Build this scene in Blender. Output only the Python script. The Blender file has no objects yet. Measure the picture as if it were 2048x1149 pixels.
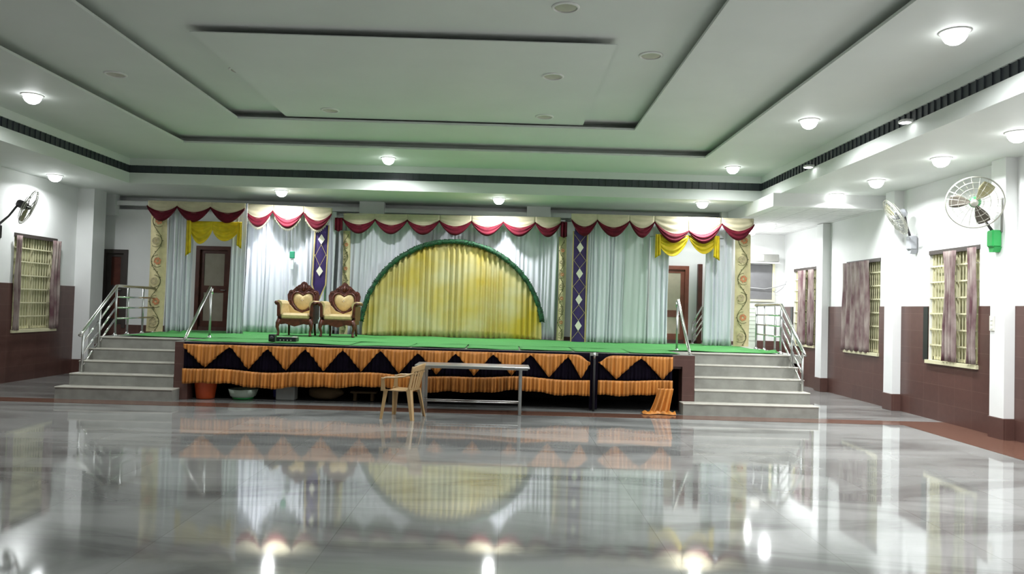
import bpy, math, random
from mathutils import Vector, Matrix
random.seed(7)
PI = math.pi
S = bpy.context.scene
COL = S.collection

# ------------------------------------------------------------------ camera
FPX = 1500.0
cam_d = bpy.data.cameras.new('camera')
cam_d.sensor_width = 36.0
cam_d.lens = 36.0 * FPX / 2048.0
cam = bpy.data.objects.new('camera', cam_d)
COL.objects.link(cam)
S.camera = cam
YAW, PITCH, ROLL = math.radians(0.490), math.radians(1.599), math.radians(1.6)
_F = Vector((math.sin(YAW) * math.cos(PITCH), math.cos(YAW) * math.cos(PITCH), math.sin(PITCH)))
_R = Vector((math.cos(YAW), -math.sin(YAW), 0))
_U = _R.cross(_F)
_Ri = _R * math.cos(ROLL) + _U * math.sin(ROLL)
_Ui = _U * math.cos(ROLL) - _R * math.sin(ROLL)
_m = Matrix((_Ri, _Ui, -_F)).transposed().to_4x4()
_m.translation = Vector((0, 0, 1.7))
cam.matrix_world = _m
cam_d.clip_end = 100

# ------------------------------------------------------------------ world, exposure
w = bpy.data.worlds.new('night'); S.world = w; w.use_nodes = True
w.node_tree.nodes['Background'].inputs[0].default_value = (0.01, 0.012, 0.016, 1)
w.node_tree.nodes['Background'].inputs[1].default_value = 1.0
S.view_settings.view_transform = 'Standard'
S.view_settings.look = 'None'
S.view_settings.gamma = 1
S.view_settings.use_curve_mapping = False
S.view_settings.exposure = 0.0
LAMP = 33.5          # watts of one recessed downlight

# ------------------------------------------------------------------ materials
MATS = {}
def mat(name, col, rough=0.6, metal=0.0, emit=0.0, var=0.06, scale=6.0, trans=0.0, bump=0.0, bscale=60.0,
        col2=None, stretch=(1, 1, 1), spec=None, sheen=0.0):
    m = bpy.data.materials.new(name); m.use_nodes = True
    nt = m.node_tree; N = nt.nodes; L = nt.links
    b = N['Principled BSDF']
    b.inputs['Roughness'].default_value = rough
    b.inputs['Metallic'].default_value = metal
    if spec is not None: b.inputs['Specular IOR Level'].default_value = spec
    if sheen: b.inputs['Sheen Weight'].default_value = sheen
    tc = N.new('ShaderNodeTexCoord'); mp = N.new('ShaderNodeMapping')
    mp.inputs['Scale'].default_value = stretch
    L.new(tc.outputs['Object'], mp.inputs['Vector'])
    nz = N.new('ShaderNodeTexNoise'); nz.inputs['Scale'].default_value = scale; nz.inputs['Detail'].default_value = 4
    L.new(mp.outputs[0], nz.inputs['Vector'])
    rp = N.new('ShaderNodeValToRGB')
    c2 = col2 or tuple(max(0, c * (1 - 2 * var)) for c in col)
    rp.color_ramp.elements[0].position = 0.35; rp.color_ramp.elements[1].position = 0.65
    rp.color_ramp.elements[0].color = (*c2, 1); rp.color_ramp.elements[1].color = (*col, 1)
    L.new(nz.outputs['Fac'], rp.inputs[0]); L.new(rp.outputs[0], b.inputs['Base Color'])
    if emit:
        b.inputs['Emission Color'].default_value = (*col, 1); b.inputs['Emission Strength'].default_value = emit
    if bump:
        n2 = N.new('ShaderNodeTexNoise'); n2.inputs['Scale'].default_value = bscale
        L.new(mp.outputs[0], n2.inputs['Vector'])
        bp = N.new('ShaderNodeBump'); bp.inputs['Strength'].default_value = bump; bp.inputs['Distance'].default_value = 0.02
        L.new(n2.outputs['Fac'], bp.inputs['Height']); L.new(bp.outputs[0], b.inputs['Normal'])
    if trans:
        out = N['Material Output']; t = N.new('ShaderNodeBsdfTranslucent'); mx = N.new('ShaderNodeMixShader')
        mx.inputs[0].default_value = trans
        L.new(rp.outputs[0], t.inputs['Color']); L.new(b.outputs[0], mx.inputs[1]); L.new(t.outputs[0], mx.inputs[2])
        L.new(mx.outputs[0], out.inputs['Surface'])
    MATS[name] = m
    return m

def floor_mat(name, c1, c2, c3, rough):
    m = bpy.data.materials.new(name); m.use_nodes = True
    nt = m.node_tree; N = nt.nodes; L = nt.links; b = N['Principled BSDF']
    b.inputs['Roughness'].default_value = rough
    b.inputs['IOR'].default_value = 1.55
    b.inputs['Coat Weight'].default_value = 0.15; b.inputs['Coat Roughness'].default_value = 0.03; b.inputs['Coat IOR'].default_value = 1.6
    tc = N.new('ShaderNodeTexCoord'); mp = N.new('ShaderNodeMapping')
    mp.inputs['Rotation'].default_value = (0, 0, math.radians(-52)); mp.inputs['Scale'].default_value = (0.30, .95, 1)
    L.new(tc.outputs['Object'], mp.inputs['Vector'])
    n1 = N.new('ShaderNodeTexNoise'); n1.inputs['Scale'].default_value = 1.0; n1.inputs['Detail'].default_value = 8; n1.inputs['Distortion'].default_value = 1.6
    L.new(mp.outputs[0], n1.inputs['Vector'])
    rp = N.new('ShaderNodeValToRGB'); e = rp.color_ramp.elements
    e[0].position = 0.36; e[0].color = (*c3, 1); e[1].position = 0.60; e[1].color = (*c2, 1)
    k = e.new(0.47); k.color = (*c1, 1)
    L.new(n1.outputs['Fac'], rp.inputs[0])
    bk = N.new('ShaderNodeTexBrick'); bk.offset = 0
    bk.inputs['Color1'].default_value = (1, 1, 1, 1); bk.inputs['Color2'].default_value = (.84, .84, .84, 1); bk.inputs['Mortar'].default_value = (.72, .72, .70, 1)
    bk.inputs['Scale'].default_value = 1.0; bk.inputs['Mortar Size'].default_value = 0.004
    bk.inputs['Brick Width'].default_value = 1.2; bk.inputs['Row Height'].default_value = 0.9
    L.new(tc.outputs['Object'], bk.inputs['Vector'])
    mx = N.new('ShaderNodeMixRGB'); mx.blend_type = 'MULTIPLY'; mx.inputs[0].default_value = 1
    L.new(rp.outputs[0], mx.inputs[1]); L.new(bk.outputs[0], mx.inputs[2]); L.new(mx.outputs[0], b.inputs['Base Color'])
    MATS[name] = m; return m

def tile_mat(name, c1, c2, mortar, bw, rh, rough, axes='YZ'):
    m = bpy.data.materials.new(name); m.use_nodes = True
    nt = m.node_tree; N = nt.nodes; L = nt.links; b = N['Principled BSDF']
    b.inputs['Roughness'].default_value = rough
    tc = N.new('ShaderNodeTexCoord'); sp = N.new('ShaderNodeSeparateXYZ'); cb = N.new('ShaderNodeCombineXYZ')
    L.new(tc.outputs['Object'], sp.inputs[0])
    L.new(sp.outputs[axes[0]], cb.inputs[0]); L.new(sp.outputs[axes[1]], cb.inputs[1])
    bk = N.new('ShaderNodeTexBrick'); bk.offset = 0
    bk.inputs['Color1'].default_value = (*c1, 1); bk.inputs['Color2'].default_value = (*c2, 1); bk.inputs['Mortar'].default_value = (*mortar, 1)
    bk.inputs['Scale'].default_value = 1.0; bk.inputs['Mortar Size'].default_value = 0.004
    bk.inputs['Brick Width'].default_value = bw; bk.inputs['Row Height'].default_value = rh
    L.new(cb.outputs[0], bk.inputs['Vector'])
    nz = N.new('ShaderNodeTexNoise'); nz.inputs['Scale'].default_value = 9; nz.inputs['Detail'].default_value = 5
    L.new(tc.outputs['Object'], nz.inputs['Vector'])
    mr = N.new('ShaderNodeMapRange'); mr.inputs[3].default_value = 0.8; mr.inputs[4].default_value = 1.15
    L.new(nz.outputs['Fac'], mr.inputs[0])
    mx = N.new('ShaderNodeMixRGB'); mx.blend_type = 'MULTIPLY'; mx.inputs[0].default_value = 1
    L.new(bk.outputs[0], mx.inputs[1]); L.new(mr.outputs[0], mx.inputs[2]); L.new(mx.outputs[0], b.inputs['Base Color'])
    MATS[name] = m; return m

WHITE = mat('white_paint', (.80, .81, .80), .55, var=.02, scale=2)
CEIL = mat('ceiling_paint', (.70, .73, .70), .6, var=.02, scale=1.2)
CTILE = tile_mat('ceiling_tile', (.80, .80, .80), (.76, .76, .76), (.25, .25, .25), .6, .6, .7, 'XY')
DARKGRILLE = mat('dark_grille', (.055, .065, .075), .45, var=.15, scale=3)
BROWNT = tile_mat('brown_wall_tile', (.088, .043, .036), (.105, .052, .043), (.135, .08, .065), .45, .30, .32, 'YZ')
BROWNX = tile_mat('brown_wall_tile_back', (.088, .043, .036), (.105, .052, .043), (.135, .08, .065), .45, .30, .32, 'XZ')
FLOOR = floor_mat('polished_marble', (.28, .285, .275), (.35, .355, .345), (.185, .185, .18), .055)
BAND = mat('brown_granite', (.17, .085, .06), .14, var=.2, scale=30)
STEP = mat('step_stone', (.30, .30, .27), .35, var=.12, scale=5)
NOSE = mat('step_nosing', (.52, .50, .44), .3, var=.05)
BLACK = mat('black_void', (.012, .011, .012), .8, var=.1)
CHROME = mat('polished_steel', (.80, .80, .78), .14, 1.0, var=.02)
GREYMET = mat('brushed_steel', (.50, .51, .50), .33, 1.0, var=.05)
GREEN = mat('green_carpet', (.065, .31, .07), .85, var=.12, scale=10, bump=.3, bscale=120, stretch=(.3, 2, 1))
WCLOTH = mat('white_curtain', (.80, .82, .88), .75, var=.05, scale=8, trans=.15, stretch=(1, 1, .1))
GREYCLOTH = mat('greenish_curtain', (.62, .68, .67), .75, var=.05, scale=8, trans=.12, stretch=(1, 1, .1))
CREAM = mat('cream_cloth', (.66, .60, .42), .75, var=.06, scale=6, trans=.2)
MAROON = mat('maroon_cloth', (.125, .005, .017), .7, var=.2, scale=7, trans=.05, spec=.2)
YELLOW = mat('yellow_cloth', (.80, .62, .01), .6, var=.12, scale=7, trans=.25)
BACKY = mat('yellow_pleated_cloth', (.54, .40, .035), .65, trans=.12, col2=(.58, .53, .29), scale=1.0)
PURPLE = mat('purple_cloth', (.032, .012, .11), .6, var=.15)
GOLD = mat('gold_braid', (.50, .40, .16), .5, var=.1)
DIAM = mat('cream_diamond', (.75, .72, .60), .6, var=.05)
FLORB = mat('cream_embroidered_cloth', (.66, .58, .33), .75, var=.08, scale=9)
VINE = mat('olive_vine', (.13, .13, .05), .8, var=.15)
FLOW = mat('orange_flower', (.66, .26, .12), .75, var=.15, scale=20)
FLOW2 = mat('pale_flower', (.50, .42, .25), .75, var=.15, scale=20)
GARL = mat('green_garland', (.012, .10, .035), .7, var=.4, scale=25)
ORANGE = mat('orange_satin', (.60, .23, .04), .5, var=.16, scale=10, stretch=(1, 1, .1))
DPURP = mat('dark_purple_satin', (.004, .002, .008), .85, spec=.1, var=.2)
WOOD = mat('red_brown_wood', (.115, .024, .012), .35, var=.25, scale=12, bump=.25, bscale=45)
DOORW = mat('door_wood', (.10, .028, .018), .4, var=.15)
DOORW2 = mat('door_wood_bright', (.27, .085, .05), .4, var=.1)
DOORP = mat('door_panel', (.34, .30, .24), .5, var=.05)
DOORPL = mat('door_panel_light', (.62, .56, .42), .5, var=.05)
UPH = mat('gold_upholstery', (.62, .47, .22), .55, var=.08, scale=14, sheen=.2)
PLAST = mat('beige_plastic', (.46, .30, .14), .32, var=.03)
WINF = mat('window_cream', (.66, .63, .42), .5, var=.04)
PANE = mat('frosted_pane', (.46, .45, .27), .25, var=.12, scale=3)
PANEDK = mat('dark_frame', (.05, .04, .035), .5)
CURT = mat('mauve_print_curtain', (.34, .285, .255), .75, col2=(.11, .045, .055), scale=2.6, stretch=(1, 2.4, .8), trans=.08)
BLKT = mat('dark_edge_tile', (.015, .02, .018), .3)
FGRN = mat('green_fan_plastic', (.02, .32, .07), .4, var=.05)
FGRY = mat('grey_fan_plastic', (.32, .33, .35), .4, var=.05)
FDK = mat('dark_fan_metal', (.05, .045, .05), .4, var=.1)
FCAGE = mat('fan_cage_wire', (.42, .42, .36), .4, .3)
FBLADE = mat('fan_blade', (.075, .065, .05), .35, var=.1)
OLIVE = mat('pale_blade', (.35, .33, .18), .4)
GBOX = mat('teal_box', (.02, .22, .12), .5)
BUCKET = mat('orange_bucket', (.62, .09, .02), .4, var=.06)
BOWL = mat('pale_bowl', (.50, .60, .50), .4)
GREYBOX = mat('grey_carton', (.34, .35, .33), .7)
SACK = mat('brown_sack', (.13, .085, .04), .9, bump=.5, bscale=15)
BLUE = mat('blue_plastic', (.03, .03, .30), .5)
SHUT = mat('grey_shutter', (.14, .14, .145), .5, var=.05)
ACGREY = mat('grey_cabinet', (.22, .22, .20), .5)
PALEG = mat('pale_green_panel', (.55, .62, .52), .5, var=.04)
LAMPW = mat('lamp_white', (.85, .85, .83), .4)
OFFG = mat('unlit_lamp_glass', (.50, .48, .40), .3)
LAMPE = mat('lamp_glow', (1, 1, 1), .5, emit=11.0, var=0)
LAMPE.node_tree.nodes['Principled BSDF'].inputs['Emission Color'].default_value = (.97, .99, 1, 1)
CABLE = mat('grey_cable', (.30, .30, .30), .5)
SWITCH = mat('switch_plastic', (.75, .73, .65), .4)

# ------------------------------------------------------------------ mesh building
class MB:
    def __init__(s): s.v = []; s.f = []; s.mi = []; s.sm = []
    def add(s, vs, fs, mi=0, sm=False):
        n = len(s.v); s.v += [tuple(p) for p in vs]
        for f in fs: s.f.append([i + n for i in f]); s.mi.append(mi); s.sm.append(sm)
        return s
    def box(s, x0, x1, y0, y1, z0, z1, mi=0):
        v = [(x, y, z) for x in (x0, x1) for y in (y0, y1) for z in (z0, z1)]
        return s.add(v, [(0, 1, 3, 2), (4, 6, 7, 5), (0, 4, 5, 1), (2, 3, 7, 6), (0, 2, 6, 4), (1, 5, 7, 3)], mi)
    def bbox(s, x0, x1, y0, y1, z0, z1, b=.01, mi=0):
        """box with chamfered vertical and horizontal edges"""
        v = []; r = []
        for z, o in ((z0, b), (z0 + b, 0), (z1 - b, 0), (z1, b)):
            ring = [(x0 + b, y0 + o), (x1 - b, y0 + o), (x1 - o, y0 + b), (x1 - o, y1 - b), (x1 - b, y1 - o), (x0 + b, y1 - o), (x0 + o, y1 - b), (x0 + o, y0 + b)]
            r.append(list(range(len(v), len(v) + 8))); v += [(x, y, z) for x, y in ring]
        f = [r[0][::-1], r[3]]
        for a in range(3):
            for i in range(8): j = (i + 1) % 8; f.append((r[a][i], r[a][j], r[a + 1][j], r[a + 1][i]))
        return s.add(v, f, mi)
    def tube(s, pts, rad, n=10, mi=0, cap=True):
        pts = [Vector(p) for p in pts]; v = []; f = []
        rs = rad if isinstance(rad, (list, tuple)) else [rad] * len(pts)
        up = None
        for i, p in enumerate(pts):
            a = pts[max(i - 1, 0)]; b = pts[min(i + 1, len(pts) - 1)]
            t = (b - a).normalized()
            if up is None:
                up = Vector((0, 0, 1)) if abs(t.z) < .9 else Vector((1, 0, 0))
            sd = t.cross(up)
            if sd.length < 1e-4: sd = t.cross(Vector((0, 1, 0)))
            sd.normalize(); up = sd.cross(t).normalized()
            for k in range(n):
                c = 2 * PI * k / n; v.append(p + (sd * math.cos(c) + up * math.sin(c)) * rs[i])
        for i in range(len(pts) - 1):
            for k in range(n):
                j = (k + 1) % n; f.append((i * n + k, i * n + j, (i + 1) * n + j, (i + 1) * n + k))
        if cap: f += [tuple(range(n))[::-1], tuple((len(pts) - 1) * n + k for k in range(n))]
        return s.add(v, f, mi, True)
    def loop(s, pts, rad, n=6, mi=0):
        pts = [Vector(p) for p in pts]; m = len(pts); v = []; f = []
        c = sum(pts, Vector()) / m
        nr = (pts[0] - c).cross(pts[m // 4] - c).normalized()
        for p in pts:
            o = (p - c).normalized()
            for k in range(n):
                a = 2 * PI * k / n; v.append(p + (o * math.cos(a) + nr * math.sin(a)) * rad)
        for i in range(m):
            ii = (i + 1) % m
            for k in range(n): j = (k + 1) % n; f.append((i * n + k, i * n + j, ii * n + j, ii * n + k))
        return s.add(v, f, mi, True)
    def lathe(s, prof, c=(0, 0, 0), n=28, mi=0):
        v = []; f = []
        for r, z in prof:
            for k in range(n): a = 2 * PI * k / n; v.append((c[0] + r * math.cos(a), c[1] + r * math.sin(a), c[2] + z))
        for i in range(len(prof) - 1):
            for k in range(n): j = (k + 1) % n; f.append((i * n + k, i * n + j, (i + 1) * n + j, (i + 1) * n + k))
        if prof[0][0] > 1e-5: f.append(tuple(range(n))[::-1])
        if prof[-1][0] > 1e-5: f.append(tuple((len(prof) - 1) * n + k for k in range(n)))
        return s.add(v, f, mi, True)
    def prism(s, out, a0, a1, axis='Y', mi=0, sm=False):
        """2-D outline extruded; axis Y: outline in XZ, axis X: outline in YZ, axis Z: outline in XY"""
        def P(p, a): return (p[0], a, p[1]) if axis == 'Y' else ((a, p[0], p[1]) if axis == 'X' else (p[0], p[1], a))
        n = len(out); v = [P(p, a0) for p in out] + [P(p, a1) for p in out]
        f = [tuple(range(n))[::-1], tuple(range(n, 2 * n))] + [(i, (i + 1) % n, n + (i + 1) % n, n + i) for i in range(n)]
        return s.add(v, f, mi, sm)
    def grid(s, P, nu, nv, mi=0, sm=True):
        v = [P(i / nu, j / nv) for j in range(nv + 1) for i in range(nu + 1)]
        f = [(j * (nu + 1) + i, j * (nu + 1) + i + 1, (j + 1) * (nu + 1) + i + 1, (j + 1) * (nu + 1) + i) for j in range(nv) for i in range(nu)]
        return s.add(v, f, mi, sm)
    def pillow(s, out, y0, y1, bulge, mi=0, rings=7):
        """puffed cushion from an XZ outline, front face (towards -y) bulged"""
        n = len(out); cx = sum(p[0] for p in out) / n; cz = sum(p[1] for p in out) / n
        v = [(p[0], y1, p[1]) for p in out]; f = [tuple(range(n))]
        base = 0
        for r in range(rings + 1):
            k = 1 - r / (rings + .8); d = 1 - k ** 3
            v += [(cx + (p[0] - cx) * k, y0 - bulge * d, cz + (p[1] - cz) * k) for p in out]
            nb = (r + 1) * n
            f += [(base + i, base + (i + 1) % n, nb + (i + 1) % n, nb + i) for i in range(n)]
            base = nb
        f.append(tuple(base + i for i in range(n))[::-1])
        return s.add(v, f, mi, True)
    def xf(s, M):
        s.v = [tuple(M @ Vector(p)) for p in s.v]; return s
    def build(s, name, m, parent=None, solid=0.0, loc=None):
        me = bpy.data.meshes.new(name); me.from_pydata(s.v, [], s.f)
        for q in (m if isinstance(m, (list, tuple)) else [m]): me.materials.append(q)
        me.polygons.foreach_set('material_index', s.mi); me.polygons.foreach_set('use_smooth', s.sm)
        me.update()
        o = bpy.data.objects.new(name, me); COL.objects.link(o)
        if parent: o.parent = parent
        if loc: o.location = loc
        if solid:
            md = o.modifiers.new('thickness', 'SOLIDIFY'); md.thickness = solid; md.offset = 0
        return o

def tag(o, label, cat, group=None, kind=None):
    o['label'] = label; o['category'] = cat
    if group: o['group'] = group
    if kind: o['kind'] = kind
    return o
def thing(name, label, cat, loc=(0, 0, 0), rz=0, group=None):
    o = bpy.data.objects.new(name, None); COL.objects.link(o); o.empty_display_size = .1
    o.location = loc; o.rotation_euler = (0, 0, rz)
    return tag(o, label, cat, group)
def struct(o, label=None):
    o['kind'] = 'structure'
    if label: o['label'] = label
    return o
def dup(o, parent=None):
    c = o.copy(); COL.objects.link(c); c.parent = parent
    for ch in [x for x in bpy.data.objects if x.parent == o]: dup(ch, c)
    return c

# ------------------------------------------------------------------ the room
XL, XR, YN, YF = -9.5, 7.35, -4.5, 19.75
ZS = 4.08
mb = MB(); mb.box(XL - .3, XR + .3, YN - .2, YF + .2, -.2, 0); struct(mb.build('floor', FLOOR), 'polished grey marble hall floor')
mb = MB()
mb.box(-9.4, XR - .01, 11.98, 12.42, 0, .004); mb.box(6.42, XR - .01, -3, 11.98, 0, .004); mb.box(-9.4, -8.55, -3, 11.98, 0, .004)
struct(mb.build('trim_1', BAND), 'red brown granite border strip in the floor')

def wall_cells(mb, axis, a, th, us, zs, holes):
    """wall panel in plane a..a+th, cells of the u/z break lists outside the holes"""
    zt_ = max(zs); holes = [(h[0], h[1], h[2], min(h[3], zt_)) for h in holes]
    us = sorted(set(us + [h[0] for h in holes] + [h[1] for h in holes])); zs = sorted(set(zs + [h[2] for h in holes] + [h[3] for h in holes]))
    for i in range(len(us) - 1):
        for j in range(len(zs) - 1):
            cu, cz = (us[i] + us[i + 1]) / 2, (zs[j] + zs[j + 1]) / 2
            if any(h[0] < cu < h[1] and h[2] < cz < h[3] for h in holes): continue
            if axis == 'X': mb.box(min(a, a + th), max(a, a + th), us[i], us[i + 1], zs[j], zs[j + 1])
            else: mb.box(us[i], us[i + 1], min(a, a + th), max(a, a + th), zs[j], zs[j + 1])
WINR = [(8.45, 9.9), (11.56, 12.94), (14.64, 16.08), (17.66, 19.05)]
WINL = [(14.53, 15.9), (11.4, 12.8)]
ZW0, ZW1, ZWAIN = 1.0, 2.88, 1.93
hr = [(a, b, ZW0, ZW1) for a, b in WINR]; hl = [(a, b, ZW0, ZW1) for a, b in WINL]
mb = MB(); wall_cells(mb, 'X', XR, .3, [YN, YF], [0, 4.3], hr); struct(mb.build('wall_right', WHITE))
mb = MB(); wall_cells(mb, 'X', XR - .018, .017, [YN, YF], [0, ZWAIN], hr); struct(mb.build('trim_2', BROWNT), 'dark brown tile wainscot along the right wall')
mb = MB(); wall_cells(mb, 'X', XL, -.3, [YN, 17.6], [0, 4.3], hl); struct(mb.build('wall_left', WHITE))
mb = MB(); wall_cells(mb, 'X', XL + .018, -.017, [YN, 16.6], [0, 1.91], hl); struct(mb.build('trim_3', BROWNT), 'dark brown tile wainscot along the left wall')
mb = MB(); mb.box(XL - .3, XR + .3, YN - .3, YN, 0, 5.2); struct(mb.build('wall_near', WHITE))
# back wall behind the stage, ventilator slots along its top
mb = MB(); DL = (-7.25, -6.42, .98, 2.95); DR = (3.62, 4.30, .98, 2.80); DA = (-9.42, -8.84, .98, 2.81)
wall_cells(mb, 'Y', 17.6, .2, [XL, 5.45], [0, 3.76], [DL, DR, DA])
mb.box(5.45, 5.6, 17.6, YF + .1, 0, 3.9)
struct(mb.build('wall_back', WHITE))
mb = MB(); mb.box(XL, 5.45, 17.9, 18.05, 0, 4.4); struct(mb.build('wall_behind_stage', WHITE))
mb = MB(); mb.box(XL + .4, 5.3, 17.5, 17.62, 3.845, 3.95); struct(mb.build('trim_4', WHITE), 'white lintel bar across the slots above the stage')
mb = MB()
for a, b in ((-3.45, -2.88), (.45, 1.0), (5.0, 5.45)): mb.box(a, b, 17.42, 17.62, 3.6, 4.08)
mb.box(-9.5, -9.1, 17.42, 17.62, 3.6, 4.08)
struct(mb.build('trim_5', WHITE), 'short white piers between the slots above the stage')
mb = MB(); mb.box(5.5, XR, YF, YF + .2, 0, 4.0); struct(mb.build('wall_far', WHITE))
mb = MB(); mb.box(5.6, XR - .018, YF - .02, YF, 0, 1.02); struct(mb.build('baseboard_far', BROWNX))
mb = MB(); mb.box(XL + .02, 5.45, 17.58, 17.6, 0, 1.06); struct(mb.build('baseboard_back', BROWNX))

# pillars along the walls
def pillar(n, x0, x1, y0, y1, zt, lab):
    mb = MB(); mb.box(x0, x1, y0, y1, .31, zt); o = struct(mb.build('trim_%d' % n, WHITE), lab)
    mb = MB(); mb.bbox(min(x0, x0 - .015 if x0 > 0 else x0), x1 + (.015 if x0 < 0 else 0), y0 - .015, y1 + .015, 0, .31, .004); mb.build('pillar_base', BROWNX, o)
for i, (y, zt) in enumerate(((4.5, ZS), (7.6, ZS), (10.72, ZS), (13.82, ZS), (16.95, 3.82))):
    pillar(6 + i, 7.18, XR, y, y + .32, zt, 'white wall pillar on a brown tile base, right side')
pillar(11, XL, -9.14, 16.6, 17.1, ZS, 'white wall pillar on a dark base beside the left alcove')
pillar(12, XL, -9.3, 13.35, 13.75, ZS, 'white wall pillar on a dark base on the left wall')

# ceiling: outer soffit, tray with black grille band, stepped coves
OX0, OX1, OY1, OY0 = -7.9, 5.3, 15.63, -3.0
def ring(mb, X0, X1, Y0, Y1, x0, x1, y0, y1, z0, z1):
    mb.box(X0, x0, Y0, Y1, z0, z1); mb.box(x1, X1, Y0, Y1, z0, z1); mb.box(x0, x1, Y0, y0, z0, z1); mb.box(x0, x1, y1, Y1, z0, z1)
mb = MB()
ring(mb, XL - .2, XR + .2, YN, 18.1, OX0, OX1, OY0, OY1, ZS, 4.10)
ring(mb, OX0 - .3, OX1 + .3, OY0 - .3, OY1 + .3, OX0, OX1, OY0, OY1, 4.10, 4.30)
ring(mb, OX0 - .3, OX1 + .3, OY0 - .3, OY1 + .3, OX0, OX1, OY0, OY1, 4.46, 4.62)
Z1, Z2, Z3 = 4.60, 4.74, 4.88; LT = .035
ring(mb, OX0, OX1, OY0, OY1, -6.05, 3.66, OY0 + 2, 13.9, Z1, Z1 + LT)
ring(mb, -6.30, 3.91, OY0 + 1.75, 14.15, -4.56, 2.09, OY0 + 4, 12.5, Z2, Z2 + LT)
mb.box(-4.86, 2.39, OY0 + 3.7, 12.8, Z3, Z3 + .05)
ring(mb, -6.4, 4.0, OY0 + 1.6, 14.25, -6.30, 3.91, OY0 + 1.75, 14.15, Z1 + LT, Z2 + .06)
ring(mb, -4.96, 2.49, OY0 + 3.6, 12.9, -4.86, 2.39, OY0 + 3.7, 12.8, Z2 + LT, Z3 + .06)
mb.box(XL, XR, YN, YF, 5.1, 5.2)
struct(mb.build('ceiling', CEIL))
mb = MB(); ring(mb, OX0 - .28, OX1 + .28, OY0 - .28, OY1 + .28, OX0 - .03, OX1 + .03, OY0 - .03, OY1 + .03, 4.30, 4.46)
def slats(mb):
    y = 3.0
    while y < OY1:
        mb.box(OX1 + .012, OX1 + .03, y, y + .012, 4.3, 4.46); mb.box(OX0 - .03, OX0 - .012, y, y + .012, 4.3, 4.46); y += .14
    x = OX0
    while x < OX1: mb.box(x, x + .012, OY1 + .012, OY1 + .03, 4.3, 4.46); x += .14
slats(mb)
struct(mb.build('trim_13', DARKGRILLE), 'dark air grille band round the ceiling tray')
mb = MB(); mb.box(-3.75, 1.22, 8.65, 12.5, Z3 - .08, Z3 - .07); mb.box(-3.40, .87, 9.05, 12.5, Z3 - .07, Z3); struct(mb.build('trim_14', CEIL), 'shallow dropped panel in the middle of the ceiling')
# right alcove: cross beam and lower tiled ceiling
mb = MB(); mb.box(5.15, XR, 14.47, 14.62, 3.82, ZS); mb.box(5.15, 5.3, 14.62, 17.6, 3.82, ZS); struct(mb.build('trim_15', WHITE), 'white cross beam in front of the low right ceiling')
mb = MB(); mb.box(5.3, XR, 14.62, YF, 3.83, 3.87); struct(mb.build('ceiling_alcove', CTILE))

# ------------------------------------------------------------------ windows
def window(n, side, y0, y1, lab):
    s = 1 if side == 'R' else -1; xw = XR if side == 'R' else XL
    def bx(mb, d0, d1, a, b, z0, z1): X = sorted((xw + s * d0, xw + s * d1)); mb.box(X[0], X[1], a, b, z0, z1)
    fr = MB()
    for a, b in ((y0, y0 + .05), (y1 - .05, y1), ((y0 + y1) / 2 - .03, (y0 + y1) / 2 + .03)): bx(fr, .06, .12, a, b, ZW0 + .02, ZW1)
    bx(fr, .06, .12, y0, y1, ZW1 - .05, ZW1); bx(fr, .06, .12, y0, y1, ZW0 + .02, ZW0 + .07)
    o = struct(fr.build('window_%d' % n, WINF), lab)
    p = MB(); bx(p, .125, .14, y0 + .02, y1 - .02, ZW0 + .02, ZW1 - .02); p.build('pane', PANE, o)
    g = MB()
    for k in range(1, 7):
        z = ZW0 + (ZW1 - ZW0) * k / 7; bx(g, .015, .035, y0, y1, z - .012, z + .012)
    y = y0 + .07
    while y < y1 - .03: bx(g, .038, .05, y - .006, y + .006, ZW0 + .02, ZW1 - .02); y += .085
    g.build('grille', WINF, o)
    si = MB(); bx(si, -.06, .12, y0 - .02, y1 + .02, ZW0 - .05, ZW0 + .01); si.build('sill', WINF, o)
    hd = MB(); bx(hd, -.01, .06, y0 - .01, y1 + .01, ZW1 - .06, ZW1 + .01); hd.build('curtain_pelmet', PANEDK, o)
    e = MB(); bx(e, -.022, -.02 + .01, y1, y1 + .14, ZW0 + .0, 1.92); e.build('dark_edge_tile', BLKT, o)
    return o
window(1, 'R', *WINR[1], 'window with cream bars in the right wall, nearest in view')
window(2, 'R', *WINR[2], 'window with cream bars in the right wall, middle one')
window(3, 'R', *WINR[3], 'window with cream bars in the right wall, farthest')
window(4, 'L', *WINL[0], 'window with cream bars in the left wall')
window(5, 'R', *WINR[0], 'window with cream bars in the right wall near the camera')
window(6, 'L', *WINL[1], 'window with cream bars in the left wall near the camera')

def wcurtain(side, ya, yb, z0, z1, label, cinch=None, n=7, rod=None, mw=1.0):
    """printed curtain hanging from ya to yb in front of a side-wall window; cinch=(z,width factor)"""
    s = 1 if side == 'R' else -1; xw = (XR if side == 'R' else XL) - s * .07
    yc, hw = (ya + yb) / 2, (yb - ya) / 2
    def P(u, v):
        z = z1 + (z0 - z1) * v; k = 1.0
        if cinch: k = 1 - (1 - cinch[1]) * math.exp(-((z - cinch[0]) / .45) ** 2)
        y = yc + (u * 2 - 1) * hw * k * (1 + .08 * v) + .015 * math.sin(9 * v + u * 3)
        x = xw + s * .028 * math.sin(u * n * 2 * PI + .8 * math.sin(3 * v)) * (1 if k > .7 else 1.2) * (.5 + .5 * v)
        return (x, y, z)
    mb = MB(); mb.grid(P, n * 8, 18)
    return tag(mb.build('window_curtain', CURT, solid=.006), label, 'curtain')
wcurtain('R', 11.55, 11.76, 1.02, 2.85, 'mauve patterned curtain bunched at the near side of the nearest right window', (1.6, .75), 3)
wcurtain('R', 12.06, 12.42, 1.02, 2.84, 'mauve patterned curtain tied into a narrow column in mid-window', (2.1, .6), 4)
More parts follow.
